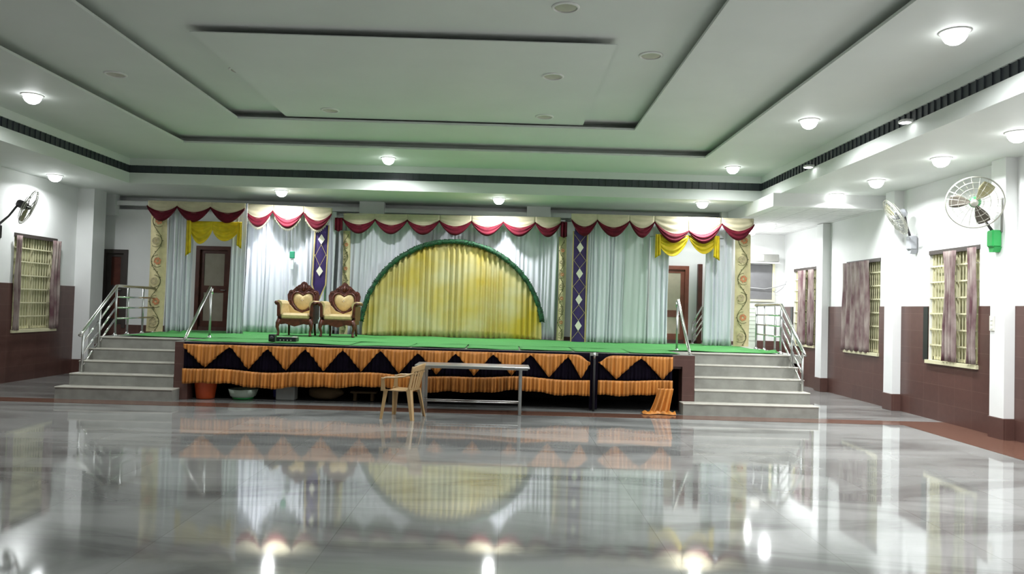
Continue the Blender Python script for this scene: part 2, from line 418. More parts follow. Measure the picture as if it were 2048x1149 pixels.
wcurtain('R', 14.98, 16.14, 1.0, 2.86, 'wide mauve patterned curtain covering most of the middle right window', None, 6)
wcurtain('R', 17.68, 17.98, 1.0, 2.82, 'mauve patterned curtain at the near side of the farthest right window', None, 3)
wcurtain('R', 18.15, 18.62, 1.0, 2.82, 'mauve patterned curtain in the middle of the farthest right window', (1.9, .7), 4)
wcurtain('L', 14.50, 14.66, 1.0, 2.84, 'narrow patterned curtain at the near side of the left wall window', (1.5, .8), 2)
wcurtain('L', 15.66, 15.94, 1.0, 2.84, 'dark patterned curtain at the far side of the left wall window', None, 3)

# ------------------------------------------------------------------ doors on the back wall
def panel_door(n, h, lab, wood, pan, ra, opens=None):
    x0, x1, z0, z1 = h
    mb = MB(); t = .09
    mb.box(x0, x0 + t, 17.56, 17.68, z0, z1); mb.box(x1 - t, x1, 17.56, 17.68, z0, z1); mb.box(x0 + t, x1 - t, 17.56, 17.68, z1 - t, z1)
    o = struct(mb.build('door_%d' % n, wood), lab)
    a, b = x0 + t, x1 - t; r = .09; zm = z0 + (z1 - z0) * ra
    lf = MB(); lf.box(a, a + r, 17.62, 17.66, z0 + .01, z1 - t); lf.box(b - r, b, 17.62, 17.66, z0 + .01, z1 - t)
    for c, d in ((z0 + .01, z0 + .22), (zm - .08, zm + .08), (z1 - t - .08, z1 - t)): lf.box(a + r, b - r, 17.62, 17.66, c, d)
    lf_o = lf.build('door_leaf', wood, o)
    p = MB(); p.box(a + r, b - r, 17.635, 17.65, z0 + .2, zm - .07); p.box(a + r, b - r, 17.635, 17.65, zm + .07, z1 - t - .07); p.build('door_panel', pan, lf_o)
    hd = MB(); hd.tube([(b - r / 2, 17.62, zm - .02), (b - r / 2, 17.57, zm - .02), (b - r / 2 - .1, 17.57, zm - .02)], .009, 8); hd.build('door_handle', GREYMET, lf_o)
panel_door(1, DL, 'dark wooden door with grey panels behind the left yellow swag', DOORW, DOORP, .49)
panel_door(2, DR, 'brown door with cream panels behind the right yellow swag', DOORW2, DOORPL, .38)
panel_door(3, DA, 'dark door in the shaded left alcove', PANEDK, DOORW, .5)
mb = MB(); mb.box(4.50, 4.60, 17.50, 17.6, .98, 2.85); struct(mb.build('trim_16', DOORW), 'brown post right of the brown door')

# far right: grey shutter window, cabinet strip above, pale panel below
mb = MB(); mb.box(6.30, 7.02, YF - .06, YF - .01, 2.10, 3.02)
o = struct(mb.build('window_7', SHUT), 'grey shuttered window in the far right wall')
f = MB()
for a, b, c, d in ((6.25, 6.30, 2.05, 3.05), (7.02, 7.08, 2.05, 3.05), (6.30, 7.02, 2.05, 2.10)): f.box(a, b, YF - .08, YF - .01, c, d)
f.build('window_frame', WINF, o)
t = thing('wall_cabinet', 'long grey cabinet strip above the grey shuttered window', 'cabinet', (6.6, YF, 3.05))
mb = MB(); mb.bbox(-.55, .52, -.26, 0, .04, .24, .01); mb.build('body', ACGREY, t)
mb = MB(); mb.bbox(-.10, .12, -.27, -.262, .07, .22, .003); mb.build('sticker', SWITCH, t)
mb = MB(); mb.box(-.55, .52, -.3, 0, 0, .03); mb.build('shelf', WHITE, t)
mb = MB(); mb.box(6.2, 6.62, YF - .10, YF - .02, 0, 2.0)
for k in range(9): mb.box(6.22, 6.60, YF - .108, YF - .1, 1.02 + k * .105, 1.09 + k * .105)
tag(mb.build('cupboard', PALEG), 'tall pale green cupboard standing under the grey shuttered window', 'cupboard')
mb = MB(); mb.tube([(7.0, YF - .04, 2.35), (7.12, YF - .12, 2.30), (7.25, YF - .2, 2.42), (7.33, YF - .25, 2.6)], .012, 8); mb.tube([(6.3, YF - .10, 2.42), (6.8, YF - .1, 2.38), (7.1, YF - .14, 2.44), (7.33, YF - .2, 2.52)], .012, 8)
tag(mb.build('cable', CABLE), 'grey cable looping across the far right wall beside the shuttered window', 'cable')

# ------------------------------------------------------------------ stage
SX0, SX1, SY, SZ = -5.55, 3.25, 12.75, .98
st = thing('stage', 'raised hall stage with brown tiled front, hollow underneath', 'stage', (-1.15, SY, 0))
def at_stage(mb, name, m, solid=0): return mb.xf(Matrix.Translation((1.15, -SY, 0))).build(name, m, st, solid)
mb = MB(); mb.box(SX0, SX1, SY, 17.58, .84, SZ); mb.box(-7.35, SX0, 13.55, 17.58, .84, SZ); mb.box(SX1, 5.42, 13.55, 17.58, .84, SZ); at_stage(mb, 'platform', STEP)
mb = MB(); mb.box(SX0, -5.32, SY - .01, SY + .25, 0, .97); mb.box(3.04, SX1, SY - .01, SY + .25, 0, .97); mb.box(-5.32, 3.04, SY + .05, SY + .2, .74, .84); mb.box(2.84, 3.04, SY - .01, SY + .2, .78, .97)
at_stage(mb, 'front_tiles', BROWNX)
mb = MB(); mb.box(SX0, SX1, 14.3, 14.4, 0, .84); mb.box(SX0, -5.45, SY + .25, 14.3, 0, .84); mb.box(3.15, SX1, SY + .25, 14.3, 0, .84); mb.box(-5.45, 3.15, SY + .3, 14.3, 0, .004)  # inside walls and floor sheet coloured near black for the shade under the stage
at_stage(mb, 'shaded_interior', BLACK)
for a in (-7.35, 5.32): mb = MB(); mb.box(a, a + .1, 13.55, 17.58, 0, .84); at_stage(mb, 'side_wall', BROWNT)
for x in (-1.9, 1.52):
    mb = MB(); mb.box(x - .04, x + .04, SY + .06, SY + .14, .004, .74); at_stage(mb, 'support_post', BLACK)

def stairs(x0, x1, xa, xb, lab):
    t = thing('staircase', lab, 'stairs', ((x0 + x1) / 2, 12.45, 0)); cx = (x0 + x1) / 2
    for k in range(5):
        y = 12.47 + .27 * k; a, b = (xa, xb) if k == 0 else (x0, x1)
        if k < 4:
            mb = MB(); mb.box(a - cx, b - cx, y - 12.45, 13.54 - 12.45 if k else 12.745 - 12.45, k * .196 + (.0 if k == 0 else 0), (k + 1) * .196 - .018)
            mb.build('step', STEP, t)
        mb = MB(); mb.bbox(a - cx - .005, b - cx + .005, y - .012 - 12.45, (y + .27 if k < 4 else y + .35) - 12.45, (k + 1) * .196 - .018, (k + 1) * .196 + .003, .005)
        if k == 4: mb = MB(); mb.bbox(a - cx, b - cx, 13.505 - 12.45, 13.548 - 12.45, SZ - .018, SZ + .003, .005)
        mb.build('tread', NOSE, t)
    mb = MB(); mb.box(x0 - cx, x1 - cx, 13.53 - 12.45, 13.55 - 12.45, .784, SZ - .018); mb.build('step', STEP, t)
stairs(-7.30, SX0 - .005, -7.38, -5.45, 'left flight of five grey stone steps up to the stage')
stairs(SX1 + .005, 5.22, 3.0, 5.26, 'right flight of five grey stone steps up to the stage')

def rail_thing(label, loc, posts, rails, bars, cat='handrail', r=.03):
    t = thing('handrail', label, cat, loc); T = Matrix.Translation(Vector(loc) * -1)
    for p, q in posts:
        mb = MB(); mb.tube([p, q], .02, 12); mb.lathe([(.05, 0), (.05, .012), (.03, .03), (.021, .05)], p, 16); mb.xf(T).build('post', GREYMET, t)
    mb = MB()
    for q in rails: mb.tube(q, r, 14)
    mb.xf(T).build('top_rail', CHROME, t)
    for q in bars: mb = MB(); mb.tube(q, .017, 10); mb.xf(T).build('bar', CHROME, t)
    return t
def outer_rail(s, xs, xt, lab):
    Zs = lambda y: SZ + (y - 13.55) / .27 * .196
    yb, ym, yt = 12.95, 13.45, 14.0
    zt = 1.90; zb = zt - .80; zm = (zt + zb) / 2 + .0
    L = lambda y, o: (xs, y, zb + (zt - zb) * (y - yb) / (yt - yb) - o)
    posts = [((xs, yb, .20), (xs, yb, zb)), ((xs, ym, .59), (xs, ym, L(ym, 0)[2])), ((xs, yt, SZ), (xs, yt, zt))]
    for y in (14.6, 15.2, 15.7): posts.append(((xt, y, SZ), (xt, y, zt)))
    rails = [[L(yb - .1, -.0), L(yb, 0), L(yt, 0), (xs + (xt - xs) * .3, yt + .1, zt + .005), (xt, 15.75, zt)]]
    bars = []
    for o in (.2, .4, .6):
        bars.append([L(yt - .03, o), L(ym + .03, o)]); bars.append([L(ym - .03, o + .0), L(yb + .03, o)])
        bars.append([(xs, yt + .05, zt - o), (xt, 15.7, zt - o)])
    rail_thing(lab, (xs, yb, .2), posts, rails, bars)
outer_rail(-1, -7.22, -7.30, 'steel handrail with bars on the outer left side of the left steps')
outer_rail(1, 5.17, 5.28, 'steel handrail with bars on the outer right side of the right steps')
def inner_rail(x, lab, dx=0):
    p0 = (x, 12.85, SZ + .0); p1 = (x + dx, 13.98, 1.93)
    rail_thing(lab, (x, 12.85, SZ), [((x + dx, 14.02, SZ), (x + dx, 14.02, 1.82))],
               [[(x, 12.82, SZ + .02), (x, 12.9, SZ + .09), p1, (x + dx, 14.06, 1.90), (x + dx, 14.05, 1.80)]], [], r=.027)
inner_rail(-5.43, 'single sloping steel rail on the stage corner beside the left steps', -.05)
inner_rail(3.18, 'single sloping steel rail on the stage corner beside the right steps', .05)
rail_thing('small steel stair rail against the wall right of the brown door', (4.34, 17.3, SZ),
           [((4.34, 17.3, SZ), (4.34, 17.3, 1.45)), ((4.58, 17.3, SZ), (4.58, 17.3, 1.85))],
           [[(4.34, 17.3, 1.45), (4.55, 17.3, 1.85), (4.75, 17.3, 1.86)]],
           [[(4.34, 17.3, 1.45 - .15 * k), (4.58, 17.3, 1.85 - .15 * k)] for k in (1, 2, 3)], r=.02)

# carpet
def carpet(x0, x1, y0, y1, z, lab, seed, name='carpet', amp=.006, mess=None):
    rnd = random.Random(seed); ph = [rnd.uniform(0, 6) for _ in range(6)]
    def P(u, v):
        x = x0 + (x1 - x0) * u; y = y0 + (y1 - y0) * v
        h = amp * (1 + math.sin(x * 3.1 + ph[0]) * math.sin(y * 5 + ph[1])) + amp * .6 * (1 + math.sin(x * 7.3 + y * 2 + ph[2]))
        if mess:
            for mx, my, r, hh in mess: h += hh * math.exp(-((x - mx) ** 2 / r ** 2 + (y - my) ** 2 / (.4 * r) ** 2)) * (1 + .5 * math.sin(x * 25))
        e = .02 * math.sin(x * 6 + ph[3]) if v in (0, 1) else 0
        return (x, y + e, z + h)
    mb = MB(); mb.grid(P, max(10, int((x1 - x0) / .08)), max(4, int((y1 - y0) / .1)))
    return tag(mb.build(name, GREEN, solid=.006), lab, 'carpet')
carpet(-7.05, 5.1, 13.85, 16.9, SZ + .008, 'large green carpet covering the back of the stage up to the curtains', 1,
       mess=[(4.95, 14.1, .3, .05), (-6.6, 15.3, .35, .05), (-5.3, 15.2, .3, .03)])
xs = [-5.42, -3.96, -2.62, -1.60, -.65, .27, 1.2, 2.15, 3.02]
where = ['leftmost, beside the left steps', 'below the left throne chair', 'below the right throne chair', 'left of the table', 'behind the left half of the table', 'behind the right half of the table', 'above the dark gap between the skirts', 'rightmost, beside the right steps']
for i in range(8):
    o = carpet(xs[i] + .012, xs[i + 1] - .012, 12.80, 13.84 - .01 * (i % 2), SZ + .006 + .002 * (i % 2), 'green carpet piece at the stage front edge, ' + where[i], 10 + i, 'carpet_piece', .005)
    o['group'] = 'green carpet pieces along the stage edge'

# ------------------------------------------------------------------ stage skirts
def skirt(x0, x1, peaks, lab, gapL=False, curlL=False, curlR=False, seed=0, endR=0):
    rnd = random.Random(seed); Yb = 12.66; cx = (x0 + x1) / 2
    t = thing('stage_skirt', lab, 'cloth skirt', (cx, Yb, 0)); T = Matrix.Translation((-cx, -Yb, 0))
    fold = lambda x: .015 * math.sin(x * 2 * PI / .062 + 2.2 * math.sin(x * 4.7)) + .011 * math.sin(x * 41 + math.sin(x * 7))
    sag = lambda x: .018 * math.sin(x * 2.3 + seed) + .010 * math.sin(x * 5.1)
    nx = int((x1 - x0) / .012)
    top = .945
    def strip(za, zb, dy, amp):
        def P(u, v):
            x = x0 + (x1 - x0) * u; a = za(x); b = zb(x)
            return (x, Yb + dy + fold(x) * amp * 1.5 * (.3 + .7 * v), a + (b - a) * v)
        mb = MB(); mb.grid(P, nx, 6); return mb
    strip(lambda x: top + .03, lambda x: .50 + sag(x), .045, .5).xf(T).build('dark_backing', DPURP, t, .004)
    def zig(x):
        # bottom edge of the orange upper frill: scalloped triangles between the peaks
        ps = peaks; best = None
        for i in range(len(ps) - 1):
            if ps[i] <= x <= ps[i + 1]:
                k = (x - ps[i]) / (ps[i + 1] - ps[i]); d = 1 - abs(2 * k - 1)
                sc = .012 * abs(math.sin(d * PI * 5))
                flat = .09
                d2 = max(0, (d - flat) / (1 - flat))
                g = ((d * d + .010) ** .5 - .10) / .905; return .905 - .36 * g - .016 * abs(math.sin(d * PI * 4.5)) * (1 - d) + sag(x) * .5
        return .905
    cl = (lambda x: top - (.12 * math.exp(-((x - x0) / .12) ** 2) if curlL else 0) - (.12 * math.exp(-((x - x1) / .12) ** 2) if curlR else 0))
    strip(cl, lambda x: min(zig(x), cl(x) - .01), 0, 1).xf(T).build('upper_frill', ORANGE, t, .004)
    strip(lambda x: .525 + sag(x), lambda x: .275 + sag(x) * 1.6 + .010 * math.sin(x * 12), -.01, 1.3).xf(T).build('lower_frill', ORANGE, t, .004)
p = 0.622
pk = [-5.42] + [(-4.60 + .632 * k) for k in range(0, 10)] + [1.54]
skirt(-5.38, 1.46, pk, 'long orange and dark purple zigzag skirt across most of the stage front', curlR=True, seed=1)
skirt(1.60, 2.86, [1.50, 2.32, 3.05], 'short orange and dark purple zigzag skirt at the right end of the stage front', curlL=True, seed=2)
t = thing('fallen_cloth', 'orange cloth trailing onto the floor at the right end of the stage front', 'cloth', (2.68, 12.6, 0))
def P(u, v):
    x = -.08 + .26 * u + (-.07 * v * v) * (1 - u); z = .42 - .40 * v
    return (x - .08 * v, -.02 + .03 * math.sin(u * 22) * (.4 + v) - .05 * v * v, max(.012, z))
mb = MB(); mb.grid(P, 50, 14); mb.build('hanging_end', ORANGE, t, .004)
def P(u, v):
    x = -.36 + .55 * u; w_ = .07 + .04 * math.sin(u * 9)
    return (x, -.12 + w_ * (v * 2 - 1), .012 + .05 * math.sin(v * PI) * (.5 + .5 * math.sin(u * 17) ** 2))
mb = MB(); mb.grid(P, 50, 10); mb.build('heap', ORANGE, t, .004)
t = thing('support_pole', 'thin dark pole standing in the gap between the two stage skirts', 'pole', (1.53, 12.64, 0))
mb = MB(); mb.tube([(0, 0, 0.004), (0, 0, .88)], .02, 12); mb.build('shaft', BLACK, t)
mb = MB(); mb.tube([(0, 0, .88), (0, 0, .99)], .022, 12); mb.build('cap', GREYMET, t)
mb = MB(); mb.box(-.065, .065, .03, .04, .03, .93); mb.build('dark_strip', DPURP, t)

# under the stage
t = thing('bucket', 'orange plastic bucket at the left end under the stage skirt', 'bucket', (-5.10, 12.98, 0.005))
mb = MB(); mb.lathe([(.145, 0), (.15, .01), (.195, .34), (.21, .345), (.21, .37), (.19, .37), (.14, .02), (.0, .02)]); mb.build('body', BUCKET, t)
mb = MB(); mb.tube([(.2 * math.cos(a), -.02 - .05 * math.sin(a), .35 - .1 * math.sin(a)) for a in [PI * k / 12 for k in range(13)]], .005, 6); mb.build('handle', GREYMET, t)
t = thing('basin', 'pale basin with green rim base under the left part of the stage', 'basin', (-4.48, 13.05, .005))
mb = MB(); mb.lathe([(.14, .02), (.20, .06), (.24, .17), (.25, .17), (.21, .05), (.14, .012), (0, .012)]); mb.build('bowl', BOWL, t)
mb = MB(); mb.lathe([(.17, 0), (.18, .03), (.14, .035)]); mb.build('base', FGRN, t)
mb = MB(); mb.bbox(-3.90, -3.58, 12.98, 13.2, .005, .24, .01); tag(mb.build('carton', GREYBOX), 'grey carton on the floor under the stage, right of the pale basin', 'box')
mb = MB(); mb.bbox(-4.02, -3.86, 13.22, 13.4, .005, .30, .02); tag(mb.build('crate', BLUE), 'blue crate under the stage behind the grey carton', 'crate')
def P(u, v):
    a = u * 2 * PI; b = v * PI
    r = 1 + .08 * math.sin(3 * a) * math.sin(b) + .05 * math.sin(5 * b + a)
    return (-3.1 + .30 * r * math.sin(b) * math.cos(a), 13.2 + .18 * r * math.sin(b) * math.sin(a), .13 - .125 * math.cos(b) * (1 if v > .5 else 1))
mb = MB(); mb.grid(P, 28, 14); tag(mb.build('sack', SACK), 'slumped brown sack on the floor under the stage', 'sack')
mb = MB(); mb.bbox(-2.65, -2.2, 13.1, 13.3, .14, .17, .005); mb.box(-2.6, -2.55, 13.15, 13.25, .005, .14); mb.box(-2.3, -2.25, 13.15, 13.25, .005, .14)
tag(mb.build('low_stool', SACK), 'low brown stool under the stage right of the sack', 'stool')

# small things on the stage floor
t = thing('speaker_box', 'small dark box standing on the stage edge left of the throne chairs', 'speaker', (-4.0, 13.02, SZ + .025))
mb = MB(); mb.bbox(-.055, .055, -.06, .06, 0, .125, .01); mb.build('body', BLKT, t)
mb = MB(); mb.lathe([(.035, 0), (.035, .006), (.012, .01)]); mb.xf(Matrix.Translation((0, -.06, .065)) @ Matrix.Rotation(PI / 2, 4, 'X')); mb.build('cone', FDK, t)
t = thing('amplifier', 'flat dark amplifier lying on the stage edge below the left throne chair', 'amplifier', (-3.72, 12.95, SZ + .025))
mb = MB(); mb.bbox(-.17, .17, -.09, .09, .012, .085, .008); mb.build('body', BLKT, t)
for k in range(4): mb = MB(); mb.lathe([(.012, 0), (.01, .012), (0, .012)], n=12); mb.xf(Matrix.Translation((-.1 + .06 * k, -.09, .035)) @ Matrix.Rotation(PI / 2, 4, 'X')); mb.build('knob', GREYMET, t)
mb = MB(); mb.box(.09, .16, -.07, .05, .085, .095); mb.build('paper', SWITCH, t)

# ------------------------------------------------------------------ curtains
def drape(name, x0, x1, z0, z1, Y, n, m, lab, cat='curtain', amp=.035, seed=0, parent=None, taper=0, T=None):
    rnd = random.Random(seed); ph = [rnd.uniform(0, 6.28) for _ in range(4)]
    def P(u, v):
        z = z1 + (z0 - z1) * v; uu = u + .25 / n * math.sin(u * n * 1.3 + ph[0])
        y = Y + amp * (.45 + .55 * v) * math.sin(uu * n * 2 * PI + ph[1] + .35 * math.sin(v * 4 + ph[2])) + amp * .4 * math.sin(uu * n * 4.7 + ph[3])
        x = x0 + (x1 - x0) * u + .012 * math.sin(v * 5 + u * 20)
        return (x, y, z)
    mb = MB(); mb.grid(P, int(n * 7), 16)
    if T: mb.xf(T)
    o = mb.build(name, m, parent, solid=.005)
    return o if parent else tag(o, lab, cat)
drape('curtain', -7.10, -6.56, 1.0, 3.62, 15.74, 7, WCLOTH, 'white pleated curtain between the left floral panel and the dark door', seed=1)
drape('curtain', -5.78, -5.46, 1.0, 3.62, 15.74, 4, WCLOTH, 'narrow white pleated curtain right of the dark door', seed=2)
drape('curtain', -5.80, -4.30, 1.0, 3.75, 16.80, 14, WCLOTH, 'white pleated curtain behind the left throne chair', seed=3)
drape('curtain', -4.30, -3.86, 1.0, 3.75, 16.84, 4, WCLOTH, 'white curtain behind the left purple banner', seed=4)
drape('curtain', -3.84, 1.32, 1.0, 3.66, 17.08, 50, WCLOTH, 'wide white pleated backdrop curtain behind the yellow arch', seed=5, amp=.028)
drape('curtain', 1.80, 2.58, 1.0, 3.70, 16.45, 9, WCLOTH, 'white pleated curtain right of the right purple banner', seed=6)
drape('curtain', 2.58, 3.14, 1.0, 3.66, 16.42, 4, GREYCLOTH, 'smoother greenish white curtain left of the right doorway', seed=7, amp=.02)
drape('curtain', 3.14, 3.55, 1.0, 3.66, 16.36, 4, WCLOTH, 'narrow white curtain on the left edge of the right doorway', seed=8)
drape('curtain', 4.36, 4.98, 1.0, 3.66, 16.40, 6, WCLOTH, 'white curtain between the right doorway and the right floral panel', seed=9)

def light_block_drape(x, y0, y1, lab, seed):  # hidden return, added to shut lamp light off the left alcove
    def P(u, v): return (x - .40 * u + .02 * math.sin(u * 22 + seed), y0 + (y1 - y0) * u, 3.75 - 2.75 * v)
    mb = MB(); mb.grid(P, 40, 8); return tag(mb.build('curtain', WCLOTH, solid=.005), lab, 'curtain')
light_block_drape(-5.50, 15.80, 16.74, 'unseen white curtain return added to block light, behind the right edge of the left curtain section', 1)
mb = MB(); mb.box(-5.95, -5.85, 16.7, 17.6, .98, 3.7); struct(mb.build('wall_light_block', WHITE))  # unseen wing, added to keep the left alcove dark
def frame(x0, x1, Y, z, lab, extra=()):
    t = thing('pipe_stand', lab, 'stand', ((x0 + x1) / 2, Y, SZ)); cx = (x0 + x1) / 2
    for x in (x0 + .14, x1 - .14): mb = MB(); mb.tube([(x - cx, .22, 0), (x - cx, .22, z - SZ - .03), (x - cx, .20, z - SZ), (x - cx, 0, z - SZ)], .018, 8); mb.build('post', GREYMET, t)
    mb = MB(); mb.tube([(x0 - cx, 0, z - SZ), (x1 - cx, 0, z - SZ)], .018, 8); mb.build('top_pipe', GREYMET, t)
    for a, b, yy, zz in extra: mb = MB(); mb.tube([(a - cx, yy, zz - SZ), (b - cx, yy, zz - SZ)], .014, 8); mb.build('cross_pipe', GREYMET, t)
frame(-7.42, -5.46, 15.60, 3.68, 'steel pipe frame carrying the left curtain section', ((-6.55, -5.52, -.01, 3.27),))
frame(-5.78, -3.90, 16.61, 3.76, 'steel pipe frame carrying the lit curtain section above the throne chairs')
frame(-3.78, 1.30, 16.83, 3.70, 'steel pipe frame carrying the centre curtain section')
frame(1.42, 5.30, 16.20, 3.74, 'steel pipe frame carrying the right curtain section', ((3.1, 4.7, 0, 3.33),))

# half-round yellow backdrop
def arch():
    cx, R, zc = -1.18, 2.04, 1.12
    t = thing('arch_backdrop', 'half-round yellow pleated backdrop with green garland rim at mid-stage', 'backdrop', (cx, 16.9, SZ))
    def P(u, v):
        a = u * 2 - 1; x = a * (R - .02)
        zt = zc + math.sqrt(max(0, 1 - a * a)) * (R - .02) * 1.0
        z = .02 + (zt - SZ - .02) * (1 - v)
        k = u * 62
        return (x, .0 - .022 * math.sin(k * 2 * PI / 2 + math.sin(u * 9)) - .012 * math.sin(u * 230), z)
    mb = MB(); mb.grid(P, 320, 12); mb.build('pleated_cloth', BACKY, t, .004)
    rnd = random.Random(5); mb = MB(); pts = []; N = 110
    for k in range(N + 1):
        a = PI * (.045 + (1 - .075) * k / N); pts.append((R * math.cos(a), -.06, zc + R * math.sin(a) - SZ))
    mb.tube(pts, [.05 + rnd.uniform(-.008, .012) for _ in pts], 8)
    for k in range(900):
        a = PI * (.045 + .925 * rnd.random()); q = Vector((R * math.cos(a), -.06, zc + R * math.sin(a) - SZ))
        th = rnd.uniform(0, 2 * PI); rad = Vector((math.cos(a), 0, math.sin(a))); d = rad * math.cos(th) + Vector((0, 1, 0)) * math.sin(th)
        tg = Vector((-math.sin(a), 0, math.cos(a))); w_ = .02; l = rnd.uniform(.055, .085)
        mb.add([q + tg * w_ + d * .03, q - tg * w_ + d * .03, q + d * l + tg * rnd.uniform(-.03, .03)], [(0, 1, 2)])
    mb.build('garland', GARL, t)
arch()

# embroidered floral panels and purple banners (pattern is thin applique inside the same mesh)
def floral(x0, x1, z0, z1, Y, lab, step=.56, big=1.0, flare=0.0):
    w_ = x1 - x0; cx = (x0 + x1) / 2
    t = thing('floral_panel', lab, 'fabric panel', (cx, Y, z0)); H = z1 - z0
    mb = MB()
    def P(u, v): return ((u - .5) * w_ * (1 + flare * v) + .02 * math.sin(v * 3), .018 * math.sin(u * 7 + v * 2), H * v)
    mb.grid(P, 14, 30, 0)
    F = -.030
    def ribbon(pts, wd, mi):
        for i in range(len(pts) - 1):
            a, b = Vector(pts[i]), Vector(pts[i + 1]); d = (b - a)
            if d.length < 1e-5: continue
            n = Vector((-d.z, 0, d.x)).normalized() * wd
            mb.add([a - n, a + n, b + n, b - n], [(0, 1, 2, 3)], mi)
    A = w_ * .30 * big; z = .02; pts = []
    while z < H - .06: pts.append((A * math.sin(z / step * PI), F, z)); z += .02
    ribbon(pts, .007, 1)
    k = 0; zz = step * .5
    while zz < H - .05:
        s = 1 if k % 2 == 0 else -1; c = Vector((-s * A * .25, F, zz))
        for r, a0, a1 in ((step * .30, -2.2, 1.6), (step * .16, 0, 4.5)):
            ribbon([(c.x + s * r * math.cos(a0 + (a1 - a0) * q / 14) * min(1, w_ / .34), F, c.z + r * math.sin(a0 + (a1 - a0) * q / 14)) for q in range(15)], .0055, 1)
        for q in range(6):
            a = q * PI / 3 + .3; pr = min(.045, w_ * .14); pc = Vector((c.x + pr * 1.15 * math.cos(a), F - .002, c.z + pr * 1.15 * math.sin(a)))
            mb.add([pc + Vector((pr * .62 * math.cos(j * PI / 4), 0, pr * .62 * math.sin(j * PI / 4))) for j in range(8)], [tuple(range(8))], 2 if k % 2 else 3)
        for q in range(5):
            a = q * 1.3 + k; lc = Vector((A * math.sin((zz + (q - 2) * .09) / step * PI), F - .001, zz + (q - 2) * .09)); d = Vector((math.cos(a), 0, math.sin(a))) * .035; n = Vector((-d.z, 0, d.x)) * .3
            mb.add([lc, lc + d * .5 + n, lc + d, lc + d * .5 - n], [(0, 1, 2, 3)], 1)
        zz += step; k += 1
    mb.build('embroidered_cloth', [FLORB, VINE, FLOW, FLOW2], t)
floral(-7.44, -7.10, 1.0, 3.48, 15.66, 'cream embroidered vine panel at the far left end of the stage curtains', .42)
floral(4.98, 5.32, 1.0, 3.46, 16.30, 'cream embroidered vine panel at the far right end of the stage curtains', .42)
floral(-3.72, -3.54, 1.0, 3.34, 16.96, 'narrow embroidered strip behind the right throne chair', .27, flare=-.1)
floral(1.17, 1.34, 1.0, 3.34, 16.90, 'narrow embroidered strip left of the right purple banner', .27)

def banner(x0, x1, z0, z1, Y, lab, n, point=False):
    cx = (x0 + x1) / 2; hw = (x1 - x0) / 2; H = z1 - z0
    t = thing('purple_banner', lab, 'banner', (cx, Y, z0)); mb = MB()
    def wd(v): return hw * (1 if not point or v > .2 else .15 + .85 * v / .2)
    def P(u, v): return ((u * 2 - 1) * wd(v) + .04 * (v - .5) * (1 if point else 0), .01 * math.sin(u * 6 + v * 3), H * v)
    mb.grid(P, 10, 40, 0); F = -.02
    for s in (-1, 1):
        for j in range(20):
            v0, v1 = j / 20, (j + 1) / 20
            mb.add([(s * wd(v0) - .014 + .04 * (v0 - .5) * point, F, H * v0), (s * wd(v0) + .014 + .04 * (v0 - .5) * point, F, H * v0), (s * wd(v1) + .014 + .04 * (v1 - .5) * point, F, H * v1), (s * wd(v1) - .014 + .04 * (v1 - .5) * point, F, H * v1)], [(0, 1, 2, 3)], 2)
    for k in range(n):
        zc = H * (k + (.62 if not point else .9)) / (n + (.25 if not point else .35)); ox = .04 * (zc / H - .5) * point
        dh = .115; dw = .075
        mb.add([(ox, F - .004, zc - dh), (ox + dw, F - .004, zc), (ox, F - .004, zc + dh), (ox - dw, F - .004, zc)], [(0, 1, 2, 3)], 1)
        g = H / (n + .25)
        for s in (-1, 1):
            for e in (-1, 1):
                a = Vector((ox + s * .0, F - .002, zc + e * dh)); b = Vector((ox + s * hw * .85, F - .002, zc + e * g * .5)); d = (b - a); q = Vector((-d.z, 0, d.x)).normalized() * .004
                if 0.02 < b.z < H - .02 and (not point or b.z > H * .2): mb.add([a - q, a + q, b + q, b - q], [(0, 1, 2, 3)], 2)
    mb.build('banner_cloth', [PURPLE, DIAM, GOLD], t)
    mb = MB(); mb.box(-hw * .8, hw * .8, -.025, .004, H - .01, 3.76 - z0); mb.build('hanging_strap', PURPLE, t)
banner(-4.27, -3.97, 1.76, 3.42, 16.64, 'purple pointed banner with cream diamonds hanging behind the throne chairs', 2, True)
banner(1.45, 1.76, 1.0, 3.42, 16.36, 'long purple banner with four cream diamonds right of the yellow arch', 4)

